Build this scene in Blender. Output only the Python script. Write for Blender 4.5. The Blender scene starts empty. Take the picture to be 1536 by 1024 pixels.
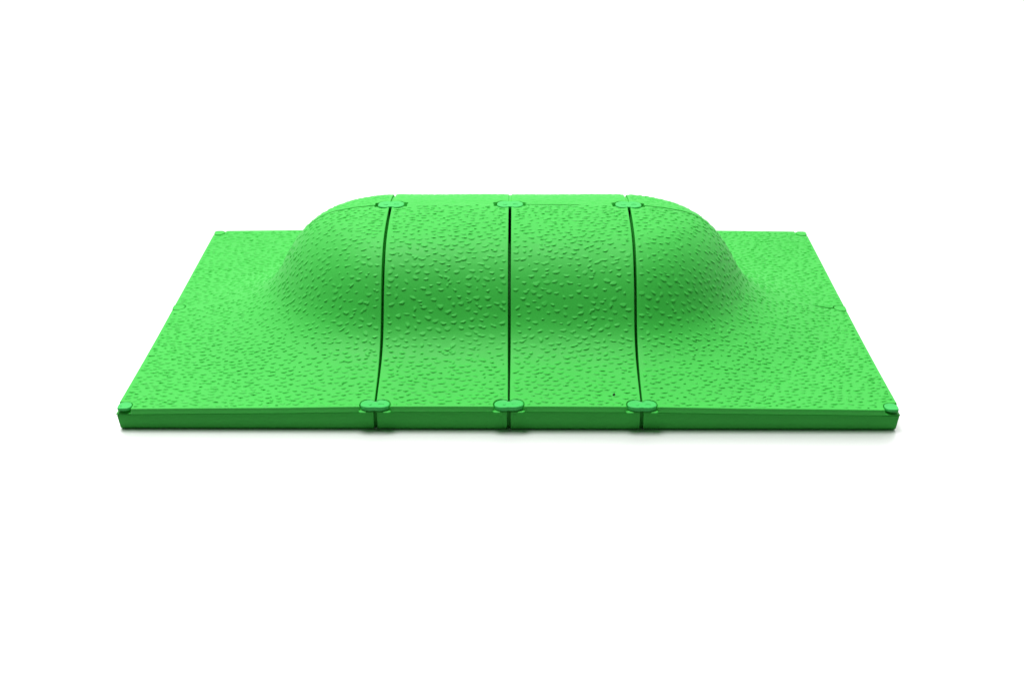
import bpy, math, random
import numpy as np

scene = bpy.context.scene
COL = scene.collection

# ------------------------------------------------------------------ materials
def principled(name, base, rough, metallic=0.0, spec=0.5):
    m = bpy.data.materials.new(name)
    m.use_nodes = True
    b = m.node_tree.nodes['Principled BSDF']
    b.inputs['Base Color'].default_value = (*base, 1)
    b.inputs['Roughness'].default_value = rough
    b.inputs['Metallic'].default_value = metallic
    b.inputs['Specular IOR Level'].default_value = spec
    return m

def plastic(name, base, rough, spec, vary=0.06, grain=0.25, scale=900):
    """moulded plastic: faint mottling of the pigment, uneven gloss and a very fine grain"""
    m = principled(name, base, rough, 0, spec)
    nt = m.node_tree
    N, L = nt.nodes, nt.links
    b = N['Principled BSDF']
    tc = N.new('ShaderNodeTexCoord')
    n1 = N.new('ShaderNodeTexNoise'); n1.inputs['Scale'].default_value = 5; n1.inputs['Detail'].default_value = 6
    L.new(tc.outputs['Object'], n1.inputs['Vector'])
    mix = N.new('ShaderNodeMixRGB'); mix.blend_type = 'MIX'
    mix.inputs['Color1'].default_value = (*[c * (1 - vary) for c in base], 1)
    mix.inputs['Color2'].default_value = (*[min(1, c * (1 + vary)) for c in base], 1)
    L.new(n1.outputs['Fac'], mix.inputs['Fac'])
    L.new(mix.outputs['Color'], b.inputs['Base Color'])
    mr = N.new('ShaderNodeMapRange'); mr.inputs['To Min'].default_value = rough - .05; mr.inputs['To Max'].default_value = rough + .06
    n3 = N.new('ShaderNodeTexNoise'); n3.inputs['Scale'].default_value = 14; n3.inputs['Detail'].default_value = 5
    L.new(tc.outputs['Object'], n3.inputs['Vector'])
    L.new(n3.outputs['Fac'], mr.inputs['Value'])
    L.new(mr.outputs['Result'], b.inputs['Roughness'])
    n2 = N.new('ShaderNodeTexNoise'); n2.inputs['Scale'].default_value = scale; n2.inputs['Detail'].default_value = 2
    n2.inputs['Scale'].default_value = 120
    L.new(tc.outputs['Object'], n2.inputs['Vector'])
    bp = N.new('ShaderNodeBump'); bp.inputs['Strength'].default_value = grain; bp.inputs['Distance'].default_value = .0015
    L.new(n2.outputs['Fac'], bp.inputs['Height'])
    L.new(bp.outputs['Normal'], b.inputs['Normal'])
    return m

M_TOP = plastic('green_textured_plastic', (.033, .475, .046), .62, .37)
M_SIDE = M_TOP
M_CLIP = plastic('green_clip_plastic', (.028, .49, .080), .58, .40, grain=.12)
M_SPECK = principled('dark_green_grit', (.004, .03, .006), .8)
M_FLOOR = principled('white_satin_sheet', (.82, .82, .82), .54, .80)

# ------------------------------------------------------------------ helpers
def mesh_from(name, V, F, mat, parent=None, smooth=True):
    me = bpy.data.meshes.new(name)
    V = np.asarray(V, np.float32); F = np.asarray(F, np.int32)
    n = F.shape[1]
    me.vertices.add(len(V)); me.vertices.foreach_set('co', V.ravel())
    me.loops.add(F.size); me.loops.foreach_set('vertex_index', F.ravel())
    me.polygons.add(len(F))
    me.polygons.foreach_set('loop_start', np.arange(0, F.size, n, dtype=np.int32))
    me.polygons.foreach_set('use_smooth', np.full(len(F), smooth, bool))
    me.update(calc_edges=True); me.validate()
    me.materials.append(mat)
    o = bpy.data.objects.new(name, me)
    COL.objects.link(o)
    if parent is not None: o.parent = parent
    return o

def thing(name, label, cat, loc, group=None):
    o = bpy.data.objects.new(name, None)
    o.empty_display_size = .05
    COL.objects.link(o)
    o.location = loc
    o['label'] = label; o['category'] = cat
    if group: o['group'] = group
    return o

# ------------------------------------------------------------------ the hump
PR = np.array([(0, .577), (.1, .575), (.2, .566), (.3, .550), (.36, .530), (.41, .501), (.455, .464), (.495, .417),
               (.53, .364), (.56, .309), (.59, .262), (.625, .224), (.665, .195), (.71, .171), (.76, .153), (.838, .133),
               (.916, .116), (1.0, .103), (1.1, .100), (3, .100)])
PR[:, 1] -= .010
G = np.linspace(0, 2, 801)
_v = np.interp(G, PR[:, 0], PR[:, 1])
_k = np.exp(-.5 * (np.arange(-24, 25) * .0025 / .018) ** 2); _k /= _k.sum()
PROF = np.convolve(np.concatenate([_v[24:0:-1], _v, np.full(24, PR[-1, 1])]), _k, 'valid')

def surf(X, Y):
    u = np.maximum(np.abs(X - .002) - .50, 0)
    u = u / (.835 + .10 * u)
    y = np.where(Y > 0, Y / .73, Y)
    n = 1.85
    r = (u ** n + np.abs(y) ** n) ** (1 / n)
    return np.interp(r, G, PROF) + .010 * (1 - (X / 1.5) ** 2)     # the platform bows up very slightly in the middle

# clips: (x, y, lobes, half length)
SEAMS = (-.511, .004, .516)
CLIP_R = .0262          # lobe radius
CLIP_D = .030           # lobe centre offset
def clip_dist(dx, dy, ry):
    """>0 outside, <0 inside the peanut outline (plan view)"""
    k = CLIP_R / ry
    a = np.hypot(np.abs(dx) - CLIP_D, dy * k) - CLIP_R
    w = np.maximum(np.abs(dx) - CLIP_D, np.abs(dy * k) - CLIP_R * .72)
    return np.minimum(a, w)

CLIPS = []              # x, y, ry, kind
for sx in SEAMS:
    CLIPS.append((sx, -1.0 + .0150, .0290, 'front'))
    CLIPS.append((sx, 0.0, .042, 'ridge'))
PLUGS = [(-1.5 + .027, -1 + .028, 'fl'), (1.5 - .028, -1 + .028, 'fr'), (-1.5 + .024, 0, 'ml'),
         (1.5 - .024, 0, 'mr'), (-1.5 + .026, 1 - .03, 'bl'), (1.5 - .026, 1 - .03, 'br')]
PLUG_RX, PLUG_RY = .028, .030

def splay(V, cx, cy):
    # the outer tiles spread a few millimetres towards the front
    V = V.copy(); x = V[:, 0] + cx; y = V[:, 1] + cy
    V[:, 0] += np.sign(x) * .0095 * np.clip(-y, 0, 1) ** 2 * smoothstep(.5, 1.5, np.abs(x))
    return V

def smoothstep(a, b, x):
    t = np.clip((x - a) / (b - a), 0, 1)
    return t * t * (3 - 2 * t)

def arc_axis(a, b, step, steep):
    # grid lines closer together where the plate is steep
    t = np.linspace(a, b, 4001)
    w = steep(t)
    c = np.concatenate([[0], np.cumsum((w[1:] + w[:-1]) / 2 * np.diff(t))])
    return np.interp(np.linspace(0, c[-1], max(2, int(round(c[-1] / step)))), c, t)

def axis(a, b, step, steep=None):   # fine lines at both edges for the rounded rim
    if steep is not None:
        e = np.array([0, .0006, .0014, .0026, .0042, .0062, .009])
        return np.concatenate([a + e, arc_axis(a + .012, b - .012, step, steep), b - e[::-1]])
    e = np.array([0, .0006, .0014, .0026, .0042, .0062, .009])
    inner = np.linspace(a + .012, b - .012, max(2, int(round((b - a - .024) / step))))
    return np.concatenate([a + e, inner, b - e[::-1]])

def pebbles(xs, ys, x0, x1, y0, y1, rng):
    """raised grain: irregular worn pebbles and short bent ridges, spread evenly over the moulded surface"""
    H = np.zeros((len(ys), len(xs)))
    cell = .0265
    m = .016
    tries = int((x1 - x0) * (y1 - y0) * 34000)
    nr = np.random.RandomState(rng.randint(0, 10 ** 6))
    PX = nr.uniform(x0 + m, x1 - m, tries); PY = nr.uniform(y0 + m, y1 - m, tries)
    PZ = surf(PX, PY)
    e = 3e-3
    GX = (surf(PX + e, PY) - surf(PX - e, PY)) / (2 * e); GY = (surf(PX, PY + e) - surf(PX, PY - e)) / (2 * e)
    grid = {}
    keep = []
    C2 = (.0268 + .0035 * np.clip((np.sqrt(GX ** 2 + GY ** 2) - .2) / .9, 0, 1)) ** 2
    cell = .033
    for t in range(tries):
        px, py, pz = PX[t], PY[t], PZ[t]; c2 = C2[t]
        gx, gy = int(px // cell), int(py // cell)
        ok = True
        for i in (-1, 0, 1):
            for j in (-1, 0, 1):
                for q in grid.get((gx + i, gy + j), ()):
                    if (q[0] - px) ** 2 + ((q[1] - py) * 1.30) ** 2 + (q[2] - pz) ** 2 < c2:
                        ok = False; break
                if not ok: break
            if not ok: break
        if ok:
            grid.setdefault((gx, gy), []).append((px, py, pz)); keep.append(t)
    extra = []
    for t in keep:                              # some pebbles run together into short V and Y shapes
        extra.append((t, 0., 0., None))
        if rng.random() < .16:
            sg = rng.choice((-1, 1)); o_ = rng.uniform(.009, .014)
            extra.append((t, sg * o_, o_ * rng.uniform(.2, .6), sg * rng.uniform(.5, 1.1)))
    for t, ox, oy, tilt_ in extra:
        px, py = PX[t] + ox, PY[t] + oy
        a = rng.uniform(.0108, .0188); b = a * rng.uniform(.38, .64)
        sc_ = 1 - .12 * min(1, math.hypot(GX[t], GY[t])); a *= sc_; b *= sc_
        if rng.random() < .10: a *= .6; b *= .6
        th = rng.gauss(0, .48) if rng.random() < .84 else rng.uniform(0, math.pi)
        if tilt_ is not None: th = tilt_; a *= .8; b *= .8
        bend = rng.uniform(-8, 34)
        hh = rng.uniform(.0028, .0047) * (1 - .3 * min(1, math.hypot(GX[t], GY[t])))
        R = a * 1.4
        i0, i1 = np.searchsorted(xs, (px - R, px + R)); j0, j1 = np.searchsorted(ys, (py - R, py + R))
        if i1 <= i0 or j1 <= j0: continue
        dx = (xs[i0:i1] - px)[None, :] + 0 * ys[j0:j1][:, None]; dy = (ys[j0:j1] - py)[:, None] + 0 * dx
        g2 = GX[t] ** 2 + GY[t] ** 2
        if g2 > 1e-4:                               # measure along the slope, not in plan
            k = (math.sqrt(1 + g2) - 1) / g2
            dot = dx * GX[t] + dy * GY[t]
            dx, dy = dx + GX[t] * dot * k, dy + GY[t] * dot * k
        c, s = math.cos(th), math.sin(th)
        u = dx * c + dy * s; v = -dx * s + dy * c
        v = v - bend * u * u + bend * a * a * .3
        ph = rng.uniform(0, 6.28); k = rng.uniform(.0, .14)
        ang = np.arctan2(v / b, u / a)
        d = np.sqrt((u / a) ** 2 + (v / b) ** 2) * (1 + k * np.sin(3 * ang + ph))
        # steeper on the near side, fading out away from it, like the moulded grain
        side = smoothstep(-1.0 * b, 1.1 * b, dy)
        h = hh * (1 - smoothstep(.79 - .5 * side, 1.04, d)) * (1 - .8 * side)
        H[j0:j1, i0:i1] = np.maximum(H[j0:j1, i0:i1], h)
    return H

BEV = .0038
LIP = .021
def edge_drop(d):
    t = np.clip(d / BEV, 0, 1)
    return BEV * .8 * (1 - np.sqrt(1 - (1 - t) ** 2))

def make_tile(x0, x1, y0, y1, outer, seed, step, label, wob):
    rng = random.Random(seed)
    cx, cy = (x0 + x1) / 2, (y0 + y1) / 2
    root = thing('ramp_tile', label, 'ramp tile', (cx, cy, 0), 'interlocking green ramp tiles')
    dd = 2e-3
    mx = np.clip(cx, -.5, .5)
    xs = axis(x0, x1, step * 1.25, lambda t: np.sqrt(1 + ((surf(t + dd, t * 0 - .25) - surf(t - dd, t * 0 - .25)) / (2 * dd)) ** 2))
    ys = axis(y0, y1, step * .8, lambda t: np.sqrt(1 + ((surf(t * 0 + mx, t + dd) - surf(t * 0 + mx, t - dd)) / (2 * dd)) ** 2))
    X, Y = np.meshgrid(xs, ys)
    H = pebbles(xs, ys, x0, x1, y0, y1, rng)
    Zs = surf(X, Y)
    # smooth lands beside the clips
    rec = np.zeros_like(X)
    for (px, py, ry, kind) in CLIPS:
        d = clip_dist(X - px, Y - py, ry)
        if kind == 'ridge':                       # the pocket runs past both ends of a ridge clip
            d = np.minimum(d, np.maximum(np.abs(X - px) - .065, np.abs(Y - py) - .022))
        rec = np.maximum(rec, 1 - smoothstep(.0016, .0046, d))
        H *= smoothstep(.008, .018, d)
    for (px, py, k) in PLUGS:
        d = np.hypot((X - px), (Y - py) * PLUG_RX / PLUG_RY) - PLUG_RX
        if k in ('fl', 'bl', 'fr', 'br'):
            sx = -1 if px < 0 else 1; sy = -1 if py < 0 else 1
            d = np.minimum(d, np.maximum(np.maximum((px - X) * sx, 0), np.maximum((py - Y) * sy, 0)) +
                           np.where(((X - px) * sx > 0) | ((Y - py) * sy > 0), 0, 1) - .0 +
                           np.maximum(np.hypot(np.where((X - px) * sx > 0, 0, X - px), np.where((Y - py) * sy > 0, 0, Y - py)) - PLUG_RX, -1) * 1e-9)
            qx = np.where((X - px) * sx > 0, 0, np.abs(X - px)); qy = np.where((Y - py) * sy > 0, 0, np.abs(Y - py))
            d = np.hypot(qx, qy * PLUG_RX / PLUG_RY) - PLUG_RX
        else:
            sx = -1 if px < 0 else 1
            qx = np.where((X - px) * sx > 0, 0, np.abs(X - px))
            d = np.hypot(qx, (Y - py) * PLUG_RX / PLUG_RY) - PLUG_RX
        rec = np.maximum(rec, (1 - smoothstep(.0012, .0042, d)) * {'f': 1, 'm': .6, 'b': .25}[k[0]])
        H *= smoothstep(.006, .016, d)
    if cy > 0: H *= (.95 if abs(cx) > .6 else .6) * (1 - .35 * smoothstep(.25, .5, Zs))
    ed = np.minimum(np.minimum(X - x0, x1 - X), np.minimum(Y - y0, y1 - Y))
    H *= smoothstep(.006, .014, ed)
    # gentle moulding unevenness
    und = .0011 * np.sin(X * 7.3 + seed) * np.sin(Y * 6.1 + 2 * seed) + .0006 * np.sin(X * 17 + 3 * seed + Y * 11)
    # push the grain out along the surface normal
    e = 2e-3
    gx = (surf(X + e, Y) - surf(X - e, Y)) / (2 * e); gy = (surf(X, Y + e) - surf(X, Y - e)) / (2 * e)
    nl = np.sqrt(gx * gx + gy * gy + 1)
    fade = smoothstep(.0, .02, ed)
    Px = X - gx / nl * (H + und * fade); Py = Y - gy / nl * (H + und * fade); Pz = Zs + (H + und * fade) / nl
    ex = np.minimum(X - x0, x1 - X)
    front = cy < 0
    er = (y1 - Y) if front else (Y - y0)          # distance to the seam along the ridge
    eo = (Y - y0) if front else (y1 - Y)
    mod = np.zeros_like(X)
    for a_, b_ in ((-.84, -.57), (.065, .29), (.575, .84), (1.385, 1.46)):
        mod = np.maximum(mod, smoothstep(a_ - .06, a_ + .02, X) * (1 - smoothstep(b_ - .03, b_ + .05, X)))
    drop = np.maximum(np.maximum(edge_drop(ex), edge_drop(eo)), edge_drop(er) * (.12 + .5 * mod))
    if front:                                     # the joints close up towards the front edge
        cl = .0022 * (1 - smoothstep(-.95, -.5, Y))
        Px = Px - cl * ((1 - smoothstep(0, .02, X - x0)) * (x0 > -1.4) - (1 - smoothstep(0, .02, x1 - X)) * (x1 < 1.4))
    if front: Py = Py - .0026 * mod * (1 - smoothstep(0, .012, er))
    if front: Pz = Pz - .0045 * mod * (1 - smoothstep(0, .014, er))
    Pz = Pz - drop - rec * .020 + wob
    nx, ny = len(xs), len(ys)
    idx = np.arange(nx * ny).reshape(ny, nx)
    V = np.stack([Px - cx, Py - cy, Pz], -1).reshape(-1, 3)
    F = np.stack([idx[:-1, :-1], idx[:-1, 1:], idx[1:, 1:], idx[1:, :-1]], -1).reshape(-1, 4)
    # rim: boundary loop run down by the lip height, counter-clockwise
    ring = np.concatenate([idx[0, :-1], idx[:-1, -1], idx[-1, :0:-1], idx[:0:-1, 0]])
    base = len(V); n = len(ring)
    rv = V[ring]
    zedge = surf(X, Y)[..., None].reshape(-1)[ring] + wob
    low = rv.copy(); low[:, 2] = zedge - LIP - .004
    l2 = low.copy(); l2[:, 2] += .003
    l0 = rv.copy(); l0[:, 2] -= .0005
    lb = rv.copy(); lb[:, 2] -= .0012
    # pull the lowest ring in a touch so that the lip ends in a rounded edge
    def inset(P, d_in, d_out):
        P = P.copy()
        lo = [x0 - cx + (d_out if outer[0] else d_in), y0 - cy + (d_out if outer[2] else d_in)]
        hi = [x1 - cx - (d_out if outer[1] else d_in), y1 - cy - (d_out if outer[3] else d_in)]
        for ax in (0, 1): P[:, ax] = np.clip(P[:, ax], lo[ax], hi[ax])
        return P
    rv0 = np.stack([X.reshape(-1)[ring] - cx, Y.reshape(-1)[ring] - cy], -1)
    low = inset(low, .002, .003)
    V2 = np.concatenate([V, l0, lb, l2, low])
    a = np.arange(n); b = (a + 1) % n
    Fr = np.concatenate([np.stack([ring[b], ring[a], base + a, base + b], -1),
                         np.stack([base + b, base + a, base + n + a, base + n + b], -1),
                         np.stack([base + n + b, base + n + a, base + 2 * n + a, base + 2 * n + b], -1),
                         np.stack([base + 2 * n + b, base + 2 * n + a, base + 3 * n + a, base + 3 * n + b], -1)])
    Fr = np.concatenate([F, Fr])
    top = mesh_from('textured_top', splay(V2, cx, cy), Fr, M_TOP, root)
    me = top.data
    # sharp rim
    # base skirt below the lip
    bl = np.stack([rv0[:, 0], rv0[:, 1], zedge - LIP], -1)
    levels = []
    zt = zedge - LIP
    def lev(z, din, dout):
        P = np.stack([rv0[:, 0], rv0[:, 1], z], -1)
        return inset(P, din, dout)
    levels.append(lev(zt + .003, .006, .012))
    levels.append(lev(zt - .0030, .006, .0085))
    levels.append(lev(zt - .0045, .0022, .0040))
    levels.append(lev(zt - .0070, .0010, .0025))
    levels.append(lev(np.full(n, .010), .0015, .0085))
    levels.append(lev(np.full(n, .005), .0022, .0095))
    levels.append(lev(np.full(n, .0018), .0028, .0115))
    levels.append(lev(np.full(n, .0002), .0040, .0150))
    VV = np.concatenate(levels); FF = []
    for k in range(len(levels) - 1):
        FF.append(np.stack([k * n + b, k * n + a, (k + 1) * n + a, (k + 1) * n + b], -1))
    # joint flange under the seams: a strip that closes the gap well below the surface
    def strip(name, line, depth, half):
        ax, at, p0, p1, far = line
        t = np.linspace(p0, p1, 90)
        V_, F_ = [], []
        for q in t:
            for o_ in (-half, half):
                X_, Y_ = (at + o_, q) if ax == 'x' else (q, at + o_)
                V_.append((X_ - cx, Y_ - cy, max(.004, float(surf(np.array(at), np.array(q))) - depth)))
        for k in range(len(t) - 1):
            F_.append((2 * k, 2 * k + 1, 2 * k + 3, 2 * k + 2))
        if far == 0:                              # upright web just behind the front face
            zt_ = float(surf(np.array(at), np.array(p0))) - .03
            b0 = len(V_)
            V_ += [(at - half - cx, p0 - cy, .0005), (at + half - cx, p0 - cy, .0005), (at + half - cx, p0 - cy, zt_), (at - half - cx, p0 - cy, zt_)]
            F_.append((b0, b0 + 1, b0 + 2, b0 + 3))
        return mesh_from(name, V_, F_, M_SIDE, root)
    if not outer[1]:
        strip('joint_flange', ('x', (x1 + g), y0 + .03 if outer[2] else y0, y1 - .03 if outer[3] else y1, 0 if outer[2] else 1), .16 if outer[2] else (.005 if seed == 32 else .011), .012)
    sk = mesh_from('base_skirt', splay(VV, cx, cy), np.concatenate(FF), M_SIDE, root)
    for q_ in (top, sk): q_.data.set_sharp_from_angle(angle=math.radians(50))
    return root

g = .0058
XB = (-1.5, -.511, .004, .516, 1.5)
names_f = ['large green corner tile at the front left, its grain rising towards the hump',
           'narrow green tile at the front, left of the middle seam, curving up to the ridge',
           'narrow green front tile right of the middle seam, with a tiny dark speck on it',
           'large green corner tile at the front right, its hump end darker']
names_b = ['large green corner tile at the back left, behind the rounded end of the hump',
           'narrow green tile behind the ridge left of the middle seam, barely showing',
           'narrow green tile behind the ridge right of the middle seam, barely showing',
           'large green corner tile at the back right, behind the rounded end of the hump']
wobf = (0, .0004, .0008, 0)
for i in range(4):
    gl = 0 if i == 0 else g; gr = 0 if i == 3 else g
    make_tile(XB[i] + gl, XB[i + 1] - gr, -1 + (.0 if i in (0, 3) else -.001), -.0004, (i == 0, i == 3, True, False), 11 + i, .0021, names_f[i], wobf[i])
    make_tile(XB[i] + gl, XB[i + 1] - gr, .0004, 1, (i == 0, i == 3, False, True), 31 + i, .0026 if i in (0, 3) else .004, names_b[i], -.0006)

# ------------------------------------------------------------------ clips
def make_clip(name, px, py, ry, outline, label, cat, group, seed, thick=.013, rise=.0035, mat=None):
    """outline: list of plan points round the origin (counter-clockwise)"""
    rng = random.Random(seed)
    root = thing(name, label, cat, (px, py, 0), group)
    P = np.array(outline); n = len(P)
    z = surf(P[:, 0] + px, P[:, 1] + py)
    zc = float(surf(np.array(px), np.array(py)))
    z = zc + (z - zc) * .8
    tilt = rng.uniform(-.03, .03)
    def ring(s, dz):
        Q = P * s
        return np.stack([Q[:, 0], Q[:, 1], zc + (z - zc) * s * s + dz + Q[:, 0] * tilt], -1)
    rs = [ring(1.0, -thick), ring(1.0, rise - .0037), ring(1.0, rise - .0030), ring(.99, rise - .0020), ring(.985, rise - .0018), ring(.955, rise - .0003), ring(.92, rise), ring(.80, rise), ring(.62, rise - .0012), ring(.4, rise - .0012), ring(.2, rise - .001)]
    V = np.concatenate(rs + [np.array([[0, 0, zc + rise - .001]])])
    a = np.arange(n); b = (a + 1) % n
    F = []
    for k in range(len(rs) - 1):
        F.append(np.stack([k * n + a, k * n + b, (k + 1) * n + b, (k + 1) * n + a], -1))
    k = len(rs) - 1; c = len(V) - 1
    F.append(np.stack([k * n + a, k * n + b, np.full(n, c), np.full(n, c)], -1)[:0])
    me = bpy.data.meshes.new('clip_cap')
    quads = np.concatenate(F).tolist()
    tris = [(int(k * n + i), int(k * n + (i + 1) % n), c) for i in range(n)]
    me.from_pydata(V.tolist(), [], quads + tris)
    me.polygons.foreach_set('use_smooth', np.full(len(me.polygons), True, bool))
    me.materials.append(mat or M_CLIP); me.update(); me.set_sharp_from_angle(angle=math.radians(38))
    o = bpy.data.objects.new('clip_cap', me); COL.objects.link(o); o.parent = root
    return root, zc + rise

def peanut(ry, waist, flat=False, n=144, cut=None, rx=CLIP_R, d=CLIP_D):
    out = []
    for k in range(n):
        t = 2 * math.pi * k / n
        x = (d + rx) * math.cos(t)
        sx = abs(math.cos(t)) ** .75 * (1 if math.cos(t) >= 0 else -1)
        x = (d + rx) * sx
        y = ry * (abs(math.sin(t)) ** .8) * (1 if math.sin(t) >= 0 else -1)
        y *= 1 - (waist if y > 0 or not flat else waist * .2) * math.exp(-(x / .012) ** 2)
        if cut is not None: y = max(y, cut)
        out.append((x, y))
    return out

def arrow_mark(root, zt, s, px, py, seed, L=.020):
    """thin embossed stroke on the cap"""
    rng = random.Random(seed)
    pts = []
    for k in range(7):
        t = k / 6
        pts.append((s * (.012 + t * L), .006 * math.sin(t * 3.1) * (1 if s > 0 else -1) - .004 + rng.uniform(-.0006, .0006), zt - .0006))
    V = []; F = []
    for i, (x, y, z) in enumerate(pts):
        w = .0022 * (1 - abs(2 * i / 6 - 1) * .5)
        V += [(x, y - w, z), (x, y, z + .0016), (x, y + w, z)]
    for i in range(6):
        for j in range(2):
            F.append((i * 3 + j, (i + 1) * 3 + j, (i + 1) * 3 + j + 1, i * 3 + j + 1))
    o = mesh_from('raised_mark', V, F, M_CLIP, root)
    return o

def glint_collar(root, px, py, w, y_front, zc, waist_gap=.034):
    """thin ledge added under a front clip to catch light as glints, standing a little proud on both sides of the seam"""
    for s in (-1, 1):
        n = 14; V = []; F = []
        for k in range(n + 1):
            t = k / n
            x = s * (waist_gap + (w - waist_gap) * t)
            bulge = .0175 * math.sqrt(max(0, 1 - (t * .98) ** 6))
            yb = y_front
            V += [(x, yb + .004, zc), (x, yb - bulge * .8, zc - .0006), (x, yb - bulge, zc - .0024), (x, yb - bulge * .9, zc - .005), (x, yb + .004, zc - .0065)]
        for k in range(n):
            for j in range(4):
                q = (k * 5 + j, (k + 1) * 5 + j, (k + 1) * 5 + j + 1, k * 5 + j + 1)
                F.append(q if s < 0 else q[::-1])
        mesh_from('glint_ledge', V, F, M_SIDE, root)

seam_words = ('left seam', 'middle seam', 'right seam')
for i, (px, py, ry, kind) in enumerate(CLIPS):
    w = seam_words[i // 2]
    if kind == 'front':
        label = f'shiny green dog-bone clip on the front edge of the platform at the {w}'
        root, zt = make_clip('joining_clip', px, py, ry, peanut(ry, .46, True), label, 'clip', 'green joining clips over the seams', 60 + i, rise=.0032, thick=.012)
        arrow_mark(root, zt, 1, px, py, i, .022)
        arrow_mark(root, zt, -1, px, py, i + 9, .012)
        zc = float(surf(np.array(px), np.array(-1.0)))
        glint_collar(root, px, py, .062, -1.0 - py - .0005, zc - .0155)
    else:
        label = f'flush green dog-bone clip on top of the hump ridge at the {w}'
        root, zt = make_clip('joining_clip', px, py, ry, peanut(ry, .22), label, 'clip', 'green joining clips over the seams', 60 + i, rise=.0022)
        arrow_mark(root, zt, 1, px, py, i, .022)
        arrow_mark(root, zt, -1, px, py, i + 9, .020)

def plug_outline(k, n=64):
    out = []
    for i in range(n):
        t = 2 * math.pi * i / n
        x, y = math.cos(t), math.sin(t)
        s = 'l' in k[1]
        sx = -1 if k[1] == 'l' else 1
        sy = -1 if k[0] == 'f' else 1
        ex = .55 if x * sx > 0 else 1
        ey = .55 if (y * sy > 0 and k[0] != 'm') else 1
        if x * sx > 0 and (k[0] == 'm' or y * sy > 0): p = .45
        elif x * sx > 0 or (k[0] != 'm' and y * sy > 0): p = .8
        else: p = 1
        out.append(((abs(x) ** p) * (1 if x > 0 else -1) * (PLUG_RX - .0015), (abs(y) ** p) * (1 if y > 0 else -1) * (PLUG_RY - .0015)))
    return out
plug_words = {'fl': 'round green corner cap on the front left corner of the platform',
              'fr': 'green corner cap on the front right corner of the platform',
              'ml': 'small green half cap halfway along the left edge',
              'mr': 'small green half cap halfway along the right edge beside a short dark slit',
              'bl': 'tiny green corner cap on the far left corner',
              'br': 'tiny green corner cap on the far right corner'}
for j, (px, py, k) in enumerate(PLUGS):
    root, zt = make_clip('edge_cap', px, py, .03, plug_outline(k), plug_words[k], 'cap', 'green caps on the outer edge', 80 + j, rise=.0020 if k[0] == 'f' else .0003, thick=.008 if k[0] == 'f' else .008, mat=M_CLIP if k[0] == 'f' else M_TOP)
    if k[0] == 'f': root.location.x += .0060 * (1 if px > 0 else -1)
    if k == 'fl': arrow_mark(root, zt, -1, px, py, 5, .008)

# ------------------------------------------------------------------ grit speck
rng = random.Random(4)
V = []; F = []
n = 10
for r_, zz in ((.0048, 0), (.0055, .003), (.0035, .007), (.0012, .0095)):
    for k in range(n):
        t = 2 * math.pi * k / n; q = r_ * rng.uniform(.8, 1.2)
        V.append((q * math.cos(t), q * math.sin(t), zz))
for L_ in range(3):
    for k in range(n):
        F.append((L_ * n + k, L_ * n + (k + 1) % n, (L_ + 1) * n + (k + 1) % n, (L_ + 1) * n + k))
sp = mesh_from('grit_speck', V, F, M_SPECK)
sp.location = (.412, -.925, float(surf(np.array(.412), np.array(-.925))) + .0005)
sp['label'] = 'tiny dark speck of grit near the front edge, left of the right seam'
sp['category'] = 'speck'

# ------------------------------------------------------------------ ground
fl = mesh_from('ground', [(-25, -25, 0), (25, -25, 0), (25, 25, 0), (-25, 25, 0)], [(0, 1, 2, 3)], M_FLOOR, smooth=False)
fl['kind'] = 'structure'; fl['label'] = 'seamless white surface under the platform'

# ------------------------------------------------------------------ light
w = bpy.data.worlds.new('World'); scene.world = w; w.use_nodes = True
nt = w.node_tree; N, L = nt.nodes, nt.links
bg = N['Background']
tc = N.new('ShaderNodeTexCoord')
sep = N.new('ShaderNodeSeparateXYZ'); L.new(tc.outputs['Generated'], sep.inputs[0])
mr = N.new('ShaderNodeMapRange'); mr.interpolation_type = 'SMOOTHSTEP'
mr.inputs['From Min'].default_value = -.25; mr.inputs['From Max'].default_value = .35
mr.inputs['To Min'].default_value = .05; mr.inputs['To Max'].default_value = 1.42
L.new(sep.outputs['Y'], mr.inputs['Value'])
L.new(mr.outputs['Result'], bg.inputs['Strength'])
bg.inputs['Color'].default_value = (1, 1, 1, 1)

def area(name, loc, target, size, power):
    l = bpy.data.lights.new(name, 'AREA'); l.energy = power; l.shape = 'RECTANGLE'
    l.size, l.size_y = size
    o = bpy.data.objects.new(name, l); COL.objects.link(o)
    o.location = loc
    from mathutils import Vector
    o.rotation_euler = (Vector(target) - Vector(loc)).to_track_quat('-Z', 'Y').to_euler()
    return o
area('softbox', (-2.8, 1.2, 14.0), (0, 0, 0), (6, 6), 2350)

# ------------------------------------------------------------------ camera
cam = bpy.data.cameras.new('camera'); co = bpy.data.objects.new('camera', cam); COL.objects.link(co)
cam.sensor_width = 36; cam.lens = 2200 / 1536 * 36; cam.clip_end = 200; cam.clip_start = .05
pitch, yaw, roll = .4240, -.0037, -.0002
from mathutils import Matrix, Vector
Fw = Vector((math.sin(yaw) * math.cos(pitch), math.cos(yaw) * math.cos(pitch), -math.sin(pitch)))
Rt = Vector((math.cos(yaw), -math.sin(yaw), 0)); Up = Rt.cross(Fw)
m = Matrix((Rt, Up, -Fw)).transposed().to_4x4()
m.translation = Vector((.0348, -6.0294, 2.6473))
co.matrix_world = m
scene.camera = co

vs = scene.view_settings
vs.view_transform = 'Standard'; vs.look = 'None'; vs.exposure = 0; vs.gamma = 1; vs.use_curve_mapping = False
